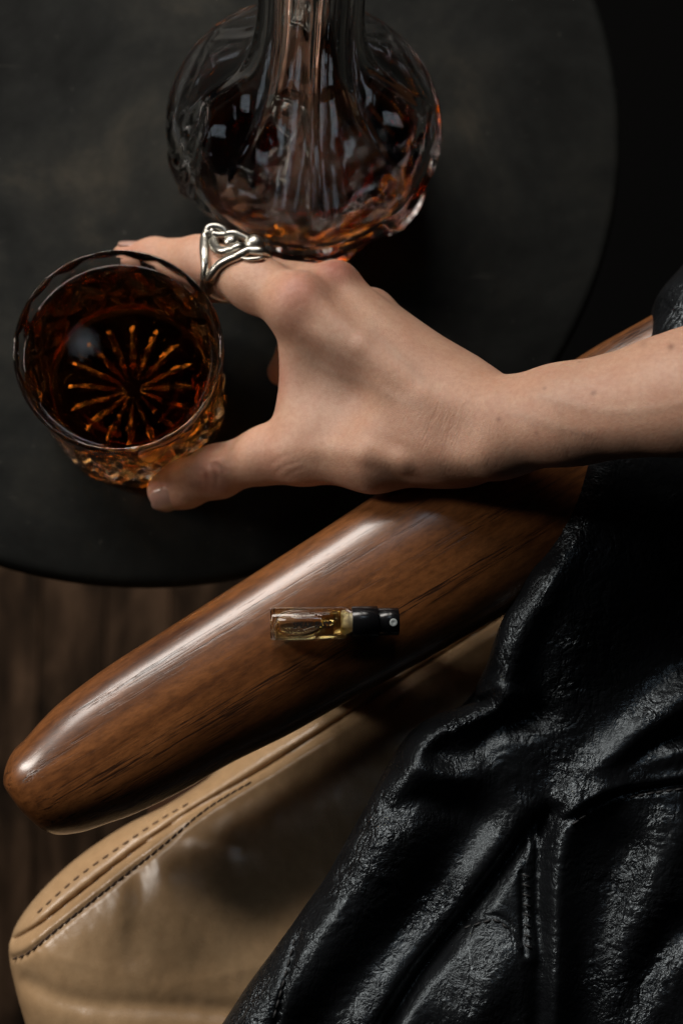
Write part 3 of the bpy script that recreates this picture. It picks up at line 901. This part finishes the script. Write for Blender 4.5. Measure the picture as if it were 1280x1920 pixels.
def jz_at(x, y):
    i = int(round((x - X[0, 0]) / .55)); j = int(round((y - Y[0, 0]) / .55))
    return float(JZ[i, j])
me_bs = me_st.copy(); me_bs.materials.clear(); me_bs.materials.append(BTHREAD)
jw = parent_world(jk)
for path, off in (([(992, 1640), (993, 1700), (991, 1790)], 1.0), ([(1075, 1545), (1130, 1514), (1200, 1493), (1279, 1480)], 0), ([(880, 1746), (906, 1735), (932, 1729), (958, 1745)], 0), ([(553, 1770), (533, 1840), (512, 1915)], 0)):
    sp = spline([P(x, y, 84)[:2] for x, y in path], 40)
    for p, ang in along(sp, 3.4, 1, 60):
        o = bpy.data.objects.new('stitch', me_bs); COL.objects.link(o); o.parent = jk
        o.location = Vector((p[0], p[1], jz_at(p[0], p[1]) + .15)) * MM - jw
        o.rotation_euler = (0, 0, ang + (1.2 if off else 0))

# ------------------------------------------------------------------ the arm and hand
def J(px, py, z): return P(px, py, z)
fld = Field((-75, 0, 0), (10, 10, 10), 1)  # placeholder replaced below
allp = np.array([J(180, 440, 30), J(1850, 470, 190), J(600, 960, 10), J(1250, 990, 130), J(190, 560, 10)])
lo = np.array([J(170, 700, 50)[0], min(J(300, 985, 40)[1], J(900, 985, 60)[1]), 8]); hi = np.array([J(1800, 600, 150)[0], J(620, 440, 60)[1] + 6, 182])
hi[1] = max(hi[1], J(1780, 450, 150)[1])
H = Field(lo, hi, .7)
wr = (0, 0, 1)
# forearm
FN = (0, .5, .87)
H.cone(J(1760, 560, 150), J(1280, 738, 134), 28.5, 23.6, 4, 1.45, FN)
H.cone(J(1280, 738, 134), J(1060, 776, 121), 23.6, 19.6, 6, 1.45, FN)
H.cone(J(1060, 776, 121), J(925, 803, 110), 19.6, 18.3, 6, 1.38, FN)
H.cone(J(925, 803, 110), J(850, 806, 104), 18.3, 17.0, 8, 1.25, (0, .25, .97))
# metacarpals
H.cone(J(860, 800, 103), J(565, 578, 88), 14, 11.0, 9, 1.05)
H.cone(J(870, 775, 102), J(628, 545, 83), 14, 9.6, 8, 1.05)
H.cone(J(880, 752, 100), J(696, 586, 74), 12, 8.6, 7, 1.0)
H.cone(J(890, 742, 96), J(776, 655, 62), 11, 8.2, 7, 1.0)
H.cone(J(840, 800, 96), J(640, 640, 74), 18, 14, 10, 1.2)
H.cone(J(840, 740, 92), J(720, 640, 64), 14, 11, 8, 1.2)
# thumb side of the palm
H.cone(J(870, 838, 98), J(700, 858, 88), 12.8, 11.6, 10)
H.cone(J(700, 858, 88), J(562, 852, 74), 11.6, 10.4, 8)
H.cone(J(790, 800, 92), J(620, 800, 80), 16, 11, 10, 1.15)
# web
H.cone(J(640, 690, 80), J(600, 800, 76), 13.5, 12.5, 12, 1.3)
H.cone(J(575, 660, 80), J(572, 780, 73), 9.5, 9.5, 12, 1.5)
# thumb
H.cone(J(562, 852, 74), J(500, 853, 66), 10.4, 10.2, 7)
H.cone(J(500, 853, 66), J(405, 884, 50), 10.2, 9.7, 6)
H.cone(J(405, 884, 50), J(345, 908, 42), 9.7, 9.0, 5, 1.05)
H.cone(J(345, 908, 42), J(312, 920, 38), 9.0, 7.6, 5, 1.1)
# knuckle folds of the thumb
H.cone(J(410, 885, 57), J(415, 905, 55), 5, 5, 5)
# index
H.cone(J(565, 578, 88), J(480, 532, 76), 11.0, 10.2, 7)
H.cone(J(480, 532, 76), J(375, 489, 58), 10.0, 9.6, 6)
H.cone(J(375, 489, 58), J(290, 484, 44), 9.4, 7.8, 4)
H.cone(J(290, 484, 44), J(236, 482, 38), 7.8, 5.6, 4)
H.cone(J(560, 560, 91), J(556, 566, 91), 8.5, 8.5, 6)
# middle
H.cone(J(628, 545, 83), J(500, 527, 60), 9.6, 8.9, 5)
H.cone(J(500, 527, 60), J(395, 528, 36), 8.9, 7.8, 4)
H.cone(J(395, 528, 36), J(330, 515, 28), 7.8, 6.4, 4)
H.cone(J(622, 530, 86), J(628, 528, 86), 7.4, 7.4, 4)
# ring finger
H.cone(J(696, 586, 74), J(600, 600, 44), 8.6, 8.0, 4)
H.cone(J(600, 600, 44), J(555, 655, 28), 8.0, 7.2, 3)
H.cone(J(555, 655, 28), J(528, 697, 22), 7.2, 6.0, 3)
# little finger
H.cone(J(776, 655, 62), J(690, 660, 38), 8.0, 7.2, 4)
H.cone(J(690, 660, 38), J(630, 700, 27), 7.2, 6.4, 3)
H.cone(J(630, 700, 27), J(600, 735, 25), 6.4, 5.4, 3)
# tendons and the ulnar ridge
def ridge(pts, r, k):
    for a, b in zip(pts[:-1], pts[1:]): H.cone(J(*a), J(*b), r, r, k)
ridge([(575, 560, 96.5), (680, 650, 102.2), (800, 745, 110.4), (880, 790, 116)], 2.6, 4.5)
ridge([(640, 530, 90), (720, 620, 97.5), (820, 710, 105.5)], 2.2, 4)
ridge([(705, 578, 80), (790, 655, 89.5), (860, 705, 99.5)], 2.1, 3.5)
ridge([(868, 866, 108), (760, 862, 102.5), (690, 850, 98), (600, 842, 86), (520, 845, 76.5)], 2.6, 4.5)
# hollows
H.cone(J(575, 712, 100.5), J(630, 738, 103.5), 10, 10, 10, cut=True)
H.cone(J(740, 792, 124.5), J(830, 805, 128), 9.5, 9.5, 10, cut=True)
hv, hf = H.mesh()
print('hand verts', len(hv))
# project each vertex to photograph pixels to lay out skin tone details in 3D order
def proj(v):
    q = (v - np.array((0, 0, CAMZ))) @ np.array(R)          # R^T q
    return 640 + F * q[:, 0] / -q[:, 2], 960 - F * q[:, 1] / -q[:, 2]
skin_base = np.array((.575, .345, .238))
tint = np.tile(skin_base, (len(hv), 1))
def spot(c, rad, col, w):
    p = J(*c); d2 = ((hv - p) ** 2).sum(1); m = (w * np.exp(-d2 / (rad * rad)))[:, None]
    tint[:] = tint * (1 - m) + np.array(col) * m
red = (.54, .22, .165); blue = (.40, .30, .25)
spot((560, 545, 98), 8, red, .75); spot((628, 508, 92), 7, (.50, .18, .135), .8); spot((545, 590, 96), 8, red, .25)
spot((400, 880, 60), 9, red, .45); spot((300, 925, 44), 9, red, .5); spot((240, 465, 46), 9, red, .3); spot((395, 520, 64), 9, red, .4)
spot((505, 700, 80), 9, red, .45); spot((520, 860, 76), 10, red, .3); spot((690, 560, 84), 7, red, .3)
spot((1000, 800, 140), 22, (.52, .30, .21), .4); spot((800, 840, 112), 14, (.48, .27, .19), .4); spot((620, 700, 98), 16, blue, .45); spot((1180, 720, 155), 20, (.52, .31, .23), .3)
for c, r_, w in (((1257, 650, 156), 1.1, .6), ((1112, 737, 140), .8, .6), ((1020, 728, 138), .65, .5), ((934, 786, 128), .7, .6), ((1086, 677, 132), .7, .4), ((1205, 645, 150), 1.3, .25), ((1005, 812, 130), .7, .4)):
    pd = R @ Vector((c[0] - 640, -(c[1] - 960), -F)); pd.normalize()
    qd = hv - np.array((0, 0, CAMZ)); tt = qd @ np.array(pd)
    dd = np.linalg.norm(qd - tt[:, None] * np.array(pd), axis=1)
    top = tt < CAMZ - 95
    m = (w * np.exp(-(dd / r_) ** 2) * top)[:, None]
    tint[:] = tint * (1 - m) + np.array((.14, .05, .03)) * m
wrk = np.full(len(hv), .26)
for c, rad, w in (((860, 800, 118), 20, 1.0), ((780, 760, 112), 16, .6), ((500, 835, 76), 8, .6), ((560, 850, 86), 12, .5), ((405, 888, 60), 5, .8), ((330, 450, 58), 6, .2), ((700, 720, 104), 14, .35)):
    p = J(*c); wrk = np.maximum(wrk, w * np.exp(-((hv - p) ** 2).sum(1) / rad ** 2))
# creases and veins drawn on the upper surface
vn = np.zeros_like(hv)
_a, _b, _c, _d = (hv[hf[:, k]] for k in range(4))
_fn = np.cross(_c - _a, _d - _b)
for k in range(4): np.add.at(vn, hf[:, k], _fn)
vn /= np.linalg.norm(vn, axis=1)[:, None] + 1e-9
hpx, hpy = proj(hv)
upm = sstep(.05, .35, vn[:, 2])
def stroke(pts, wmm, disp, col, wt):
    sp = spline(pts, 16)
    d, _, _, _, _ = polydist(hpx, hpy, [tuple(p) for p in sp])
    ends = np.minimum(np.hypot(hpx - pts[0][0], hpy - pts[0][1]), np.hypot(hpx - pts[-1][0], hpy - pts[-1][1]))
    g = np.exp(-(d / (wmm * 5.0)) ** 2) * upm * np.clip(ends / 12 + .15, 0, 1)
    hv[:] = hv + vn * (disp * g)[:, None]
    m = (g * wt)[:, None]; tint[:] = tint * (1 - m) + np.array(col) * m
CR = (.34, .13, .09)
for pts in ([(388, 866), (399, 880), (405, 898), (403, 915)], [(398, 864), (413, 878), (420, 893)], [(380, 880), (386, 896), (386, 912)]): stroke(pts, .75, -.28, CR, .4)
for pts in ([(868, 732), (850, 780), (836, 832)], [(887, 735), (868, 778), (857, 832)], [(846, 742), (828, 788), (816, 838)], [(905, 745), (888, 790), (878, 838)], [(826, 752), (806, 795), (796, 835)]): stroke(pts, .7, -.05, CR, .08)
for pts in ([(560, 866), (533, 874), (512, 892)], [(548, 850), (524, 858), (505, 872)], [(575, 876), (548, 886), (530, 900)]): stroke(pts, .75, -.14, CR, .16)
for pts in ([(536, 566), (552, 552), (574, 548)], [(545, 580), (564, 568), (584, 566)], [(528, 552), (545, 540), (566, 538)], [(604, 520), (618, 512), (636, 516)]): stroke(pts, .75, -.07, CR, .12)
VC = (.43, .31, .235)
for pts in ([(560, 645), (600, 690), (670, 712), (740, 745), (800, 765)], [(1000, 738), (1080, 762), (1170, 772), (1290, 755)], [(690, 610), (740, 660), (800, 720)], [(960, 770), (1040, 800), (1120, 812)]): stroke(pts, 1.9, .16, VC, .26)
person = empty('person', tuple(J(900, 800, 0)[:2]) + (60,), 'person reaching in from the right, bare forearm and hand gripping the whiskey glass', 'person')
hand = mesh('body', hv, hf, SKIN, person)
at = hand.data.attributes.new('tint', 'FLOAT_COLOR', 'POINT')
at.data.foreach_set('color', np.concatenate([tint, np.ones((len(hv), 1))], 1).astype(np.float32).ravel())
at = hand.data.attributes.new('wrinkle', 'FLOAT', 'POINT'); at.data.foreach_set('value', wrk.astype(np.float32))
# relax the surface
sm = hand.modifiers.new('relax', 'SMOOTH'); sm.factor = .5; sm.iterations = 3
bv_hand = BVHTree.FromPolygons([Vector(v) for v in hv], [tuple(f) for f in hf.tolist()])

def on_skin(px, py, lift=0.0):
    d = (R @ Vector((px - 640, -(py - 960), -F))).normalized()
    hit, n, i, dist = bv_hand.ray_cast(Vector((0, 0, CAMZ)), d)
    if hit is None: return None, None
    return np.array(hit + n * lift), np.array(n)

# nails: curved plates pressed on the finger ends
def nail(tip, back, nrm, width, length, name='fingernail'):
    tip = np.array(tip); ax = tip - np.array(back); ax /= np.linalg.norm(ax)
    nrm = np.array(nrm, float); nrm -= (nrm @ ax) * ax; nrm /= np.linalg.norm(nrm)
    sd_ = np.cross(nrm, ax)
    nu, nv = 15, 13
    def surf(lift):
        out = []
        for i in range(nu):
            u = i / (nu - 1)
            w = width * (.80 + .2 * math.sin(min(1, u * 2.2) * math.pi / 2)) * (1 if u < .72 else math.sqrt(max(.02, 1 - ((u - .72) / .285) ** 2)) * .999)
            for j in range(nv):
                s_ = (j / (nv - 1) - .5) * 2
                a = s_ * .98
                back_in = (1 - math.sqrt(max(0, 1 - s_ * s_ * .9))) * 1.5 if u < .4 else 0
                o = tip + ax * ((u - .78) * length + back_in * (1 - u / .4 if u < .4 else 0)) + sd_ * math.sin(a) * w * .60 / math.sin(.98) * 1.0 + nrm * (math.cos(a) * w * .5)
                hit, n, _, _ = bv_hand.ray_cast(Vector(o + nrm * 6), Vector(-nrm))
                base_h = (math.cos(a) - 1) * w * .45
                o2 = tip + ax * ((u - .78) * length + back_in) + sd_ * math.sin(a) * w * .62
                o2 = o2 + nrm * (NH + base_h + lift - .10 * (1 - u) - .9 * max(0, u - .5) ** 2 * 2)
                out.append(o2)
        return out
    hit, n, _, _ = bv_hand.ray_cast(Vector(tip - ax * length * .35 + nrm * 15), Vector(-nrm))
    NH = float((np.array(hit) - tip) @ nrm) if hit is not None else 7
    A = surf(.35); B = surf(-.35)
    V = A + B; m = nu * nv
    Fc = grid_faces(nu, nv) + [tuple(m + k for k in f[::-1]) for f in grid_faces(nu, nv)]
    rim = [i * nv for i in range(nu)] + [(nu - 1) * nv + j for j in range(1, nv)] + [i * nv + nv - 1 for i in range(nu - 2, -1, -1)] + [j for j in range(nv - 2, 0, -1)]
    for a, b in zip(rim, rim[1:] + rim[:1]): Fc.append((a, b, m + b, m + a))
    return fix_normals(mesh(name, V, Fc, NAIL, person))
nail(J(306, 922, 38), J(405, 884, 50), (-.10, -.72, .62), 11.5, 13.5)
nail(J(236, 482, 38), J(290, 484, 44), (0, .95, .3), 8.5, 13.5)

# ------------------------------------------------------------------ silver ring
ia = J(565, 578, 88); ib = J(375, 489, 58)
fax = (ib - ia) / np.linalg.norm(ib - ia)
fc = J(446, 517, 70)
up0 = np.array((0, 0, 1.0)); up0 -= (up0 @ fax) * fax; up0 /= np.linalg.norm(up0)
sd0 = np.cross(fax, up0)             # sideways
def RP(t, phi, r=11.0):
    """t mm along finger toward the tip, phi angle from the top toward the far side, r from the finger axis"""
    return fc + fax * t + r * (up0 * math.cos(phi) + sd0 * math.sin(phi))
def on_px(px, py, lift):
    p, n = on_skin(px, py, lift)
    if p is None:
        # beyond the silhouette: stay on the ring plane at finger radius
        d = np.array((R @ Vector((px - 640, -(py - 960), -F))).normalized())
        o = np.array((0, 0, CAMZ)); z = fc[2]
        t = (z - CAMZ) / d[2]
        return o + d * t
    return p
ring = empty('finger_ring', fc, 'chunky sculptural silver ring of twisted bands and two balls on the index finger', 'ring')
def wire(pts, r, name='ring_band', n=40, closed=False):
    sp = spline(pts, n)
    V, Fc = tube(sp, r, 10, closed)
    return fix_normals(mesh(name, V, Fc, SILVER, ring))
def px_path(lst): return [on_px(x, y, l) for x, y, l in lst]
R0 = 10.9
# rear band: full hoop tipward
A = px_path([(392, 434, 1.2), (384, 452, 1.3), (386, 476, 1.3), (390, 500, 1.2), (388, 520, 1.1), (386, 540, 1.0)])
lowp = [fc + fax * 9 + R0 * (up0 * math.cos(a) + sd0 * math.sin(a)) for a in ()]
def hidden(p, q, n=7):
    """arc round the underside of the finger between two points"""
    def ang(x):
        v = x - fc; return math.atan2(v @ sd0, v @ up0), v @ fax
    a0, t0 = ang(p); a1, t1 = ang(q)
    # go the long way, through the underside (angle pi)
    if a1 > a0: a1 -= 2 * math.pi
    alt = a1 + 2 * math.pi
    def through_pi(a, b):
        lo_, hi_ = min(a, b), max(a, b)
        return any(lo_ <= m <= hi_ for m in (math.pi, -math.pi))
    if not through_pi(a0, a1): a1 = alt
    out = []
    for k in range(1, n):
        u = k / n; a = a0 + (a1 - a0) * u; t = t0 + (t1 - t0) * u
        out.append(fc + fax * t + (R0) * (up0 * math.cos(a) + sd0 * math.sin(a)))
    return out
wire(A + hidden(A[-1], A[0]) + [A[0]], 1.85, n=90)
B = px_path([(393, 545, 1.0), (400, 520, 1.2), (414, 502, 1.3), (432, 492, 1.4), (452, 485, 1.5), (468, 478, 1.6), (490, 480, 1.5)])
wire(B + hidden(B[-1], B[0]) + [B[0]], 1.95, n=90)
wire(px_path([(401, 452, 1.3), (402, 462, 1.5), (408, 472, 1.7), (420, 478, 1.9), (436, 478, 2.0), (452, 474, 2.2), (466, 468, 2.4), (482, 462, 2.2)]), 1.9, 'ring_loop')
wire(px_path([(392, 440, 1.4), (388, 432, 1.6), (394, 425, 1.8), (408, 425, 1.9), (420, 431, 1.9), (424, 439, 2.0), (414, 441, 2.0), (398, 439, 1.8)]), 1.35, 'ring_loop')
wire(px_path([(424, 439, 2.0), (440, 438, 2.0), (458, 446, 2.0), (470, 452, 2.0)]), 1.4, 'ring_loop')
wire(px_path([(455, 487, .9), (470, 490, 1.0), (486, 489, 1.0), (494, 486, .8)]), .8, 'ring_loop')
def ball(c, r, name='ring_ball'):
    V = []; n1, n2 = 24, 16
    for i in range(n1):
        for j in range(n2):
            a = 2 * math.pi * i / n1; b = math.pi * (j + .001) / (n2 - .998)
            V.append((c[0] + r * math.sin(b) * math.cos(a), c[1] + r * math.sin(b) * math.sin(a), c[2] + r * math.cos(b)))
    return fix_normals(mesh(name, V, grid_faces(n1, n2, wrap_u=True), SILVER, ring))
ball(on_px(433, 456, 2.2), 3.2); ball(on_px(477, 461, 2.6), 4.3)

# ------------------------------------------------------------------ perfume vial
va = P(506, 1168, 100); vb = P(749, 1163, 100)
vx = (vb - va); VL = np.linalg.norm(vx); vx /= VL
vy = np.cross((0, 0, 1.0), vx); vz = np.array((0, 0, 1.0))
VR = 5.7
# rest height
zb = -1e9
for t in np.linspace(0, VL * .95, 60):
    for s_ in (-2, -1, 0, 1, 2):
        p = va + vx * t + vy * s_
        hit = bv_arm.ray_cast(Vector(((p[0]) * MM, p[1] * MM, .3)) - parent_world(chair), Vector((0, 0, -1)))
        if hit[0] is not None:
            zb = max(zb, (hit[0].z + parent_world(chair).z) / MM - (VR - math.sqrt(VR * VR - s_ * s_)))
VZ = zb + VR + .05
va[2] = VZ
vial = empty('perfume_vial', (va[0] + vx[0] * VL / 2, va[1] + vx[1] * VL / 2, zb), 'small glass perfume sample vial with black spray cap lying on the wooden armrest', 'vial')
def vl(name, prof, mat, n=48, smooth=True):
    """lathe about the vial axis: prof (t along mm, r)"""
    V = []
    for i in range(n):
        a = 2 * math.pi * i / n
        for t, r in prof: V.append(va + vx * t + r * (vy * math.cos(a) + vz * math.sin(a)))
    return fix_normals(mesh(name, V, grid_faces(n, len(prof), wrap_u=True), mat, vial, smooth))
G0 = VL * (154 / 243)     # end of glass
vl('glass_tube', [(0.5, .01), (.35, 3.5), (.05, 4.8), (.25, 5.45), (1.0, VR), (G0 - 2.4, VR), (G0 - 1.0, VR - .5), (G0 - .5, VR - 1.1), (G0, VR - 1.2), (G0 + 3, VR - 1.3), (G0 + 3, 3.4), (G0 - 1, 3.5), (G0 - 3.0, VR - .95), (2.2, VR - .9), (1.7, 4.2), (1.5, 3.0), (1.45, .01)], GLASSC, 64)
# liquid fills the tube around one long bubble
liq = [(1.43, .01), (1.48, 3.0), (1.68, 4.2), (2.2, VR - .88), (G0 - 3.0, VR - .93), (G0 - 1.2, 3.6), (G0 - 1.2, .01)]
lq = vl('perfume', liq, PERFUME)
def ellb(c, ax_, by, bz, n1=32, n2=20, pw=1.0):
    V = []
    for i in range(n1):
        for j in range(n2):
            a = 2 * math.pi * i / n1; b = math.pi * (j + .001) / (n2 - .998)
            x_ = math.cos(b); s_ = math.sin(b) ** .8
            V.append(c + vx * ax_ * x_ * (1 if x_ > 0 else 1.0) + vy * by * s_ * math.cos(a) * (1 - .25 * max(0, x_)) + vz * bz * s_ * math.sin(a))
    return V, grid_faces(n1, n2, wrap_u=True)
bub_c = va + vx * 10.4 + vz * 1.1
V, Fc = ellb(bub_c, 8.6, 4.3, 3.4)
bub = mesh('air_bubble', V, Fc, PERFUME, vial)
# merge the bubble (inside-out) with the liquid so it is a cavity
import bmesh
bm = bmesh.new(); bm.from_mesh(lq.data)
bb = bmesh.new(); bb.from_mesh(bub.data); bmesh.ops.recalc_face_normals(bb, faces=bb.faces); bmesh.ops.reverse_faces(bb, faces=bb.faces)
tmp = bpy.data.meshes.new('t'); bb.to_mesh(tmp); bb.free(); bm.from_mesh(tmp); bm.to_mesh(lq.data); bm.free()
bpy.data.objects.remove(bub)
lq.data.polygons.foreach_set('use_smooth', [True] * len(lq.data.polygons))
# pump parts
def jag():
    V = []; n = 40; rr = random.Random(4)
    t0s = [G0 - 3.6 + rr.uniform(-.6, .6) for _ in range(n)]
    prof_n = 3
    for i in range(n):
        a = 2 * math.pi * i / n
        for t, r in ((t0s[i], 2.6), (t0s[i] + .5, 3.3), (G0 - 1.3, 3.4), (G0 + 1, 3.3)):
            V.append(va + vx * t + r * (vy * math.cos(a) + vz * math.sin(a)))
    fs = grid_faces(n, 4, wrap_u=True); fs.append(tuple(i * 4 for i in range(n)))
    return V, fs
V, Fc = jag(); fix_normals(mesh('pump_seal', V, Fc, FROST, vial))
vl('pump_housing', [(G0 - 6.6, .01), (G0 - 6.6, 3.0), (G0 - 4.4, 3.1), (G0 - 4.3, .01)], m_glass('clear_plastic', (.95, .88, .6), 1.45, .08), 32)
vl('dip_tube', [(19.0, .01), (19.0, .75), (G0 - 6.65, .75), (G0 - 6.65, .01)], m_glass('tube_plastic', (.98, .95, .8), 1.42, .05), 16)
c0 = G0 + .1; c1 = VL * (203 / 243); c2 = VL
vl('collar', [(c0, .01), (c0, 5.62), (c0 + .12, 5.7), (c1 - .12, 5.7), (c1, 5.6), (c1, .01)], PLASTIC)
vl('spray_cap', [(c1 + .02, .01), (c1 + .02, 4.55), (c1 + .25, 4.9), (c2 - .3, 4.9), (c2 - .05, 4.7), (c2, 4.4), (c2, .01)], PLASTIC)
# nozzle: a small recessed disc facing up and slightly towards the viewer
nd = vz * .985 - vy * .17
nc = va + vx * (VL * (231 / 243)) + nd * 4.70
e1_ = vx; e2_ = np.cross(nd, vx)
V = []; pr = [(.01, .30), (.35, .30), (.5, .38), (1.15, .42), (1.35, .36), (1.42, .05)]
for i in range(32):
    a = 2 * math.pi * i / 32
    for r, h_ in pr: V.append(nc + nd * h_ + r * 1.0 * (e1_ * math.cos(a) + e2_ * math.sin(a)))
fix_normals(mesh('nozzle', V, grid_faces(32, len(pr), wrap_u=True), GREYP, vial))

def wrap_text(txt, x0, x1, ang, hgt, mat, bold=0.0):
    cu_ = bpy.data.curves.new('t', 'FONT'); cu_.body = txt; cu_.size = 1; cu_.offset = bold; cu_.resolution_u = 3
    ob = bpy.data.objects.new('t', cu_); COL.objects.link(ob)
    bpy.context.view_layer.update()
    dg = bpy.context.evaluated_depsgraph_get()
    me = bpy.data.meshes.new_from_object(ob.evaluated_get(dg))
    bpy.data.objects.remove(ob)
    v = np.array([tuple(w.co) for w in me.vertices])
    mn = v.min(0); mx = v.max(0)
    tx = x0 + (v[:, 0] - mn[0]) / (mx[0] - mn[0]) * (x1 - x0)
    hy = ((v[:, 1] - mn[1]) / (mx[1] - mn[1]) - .5) * hgt
    th = math.pi / 2 - ang - hy / VR      # angle from vy ; up side is pi/2
    r = VR + .06
    V = [va + vx * t + r * (vy * math.cos(a) + vz * math.sin(a)) for t, a in zip(tx, th)]
    fs = [tuple(p.vertices) for p in me.polygons]
    return mesh('lettering', V, fs, mat, vial, smooth=False)
k_ = VL / 243
wrap_text('SPEAK EASY', 43 * k_, 114 * k_, -.10 - .10, 2.1, INK, .03)
wrap_text('RANGER STATION', 43 * k_, 111 * k_, .52, 1.2, GREYINK)
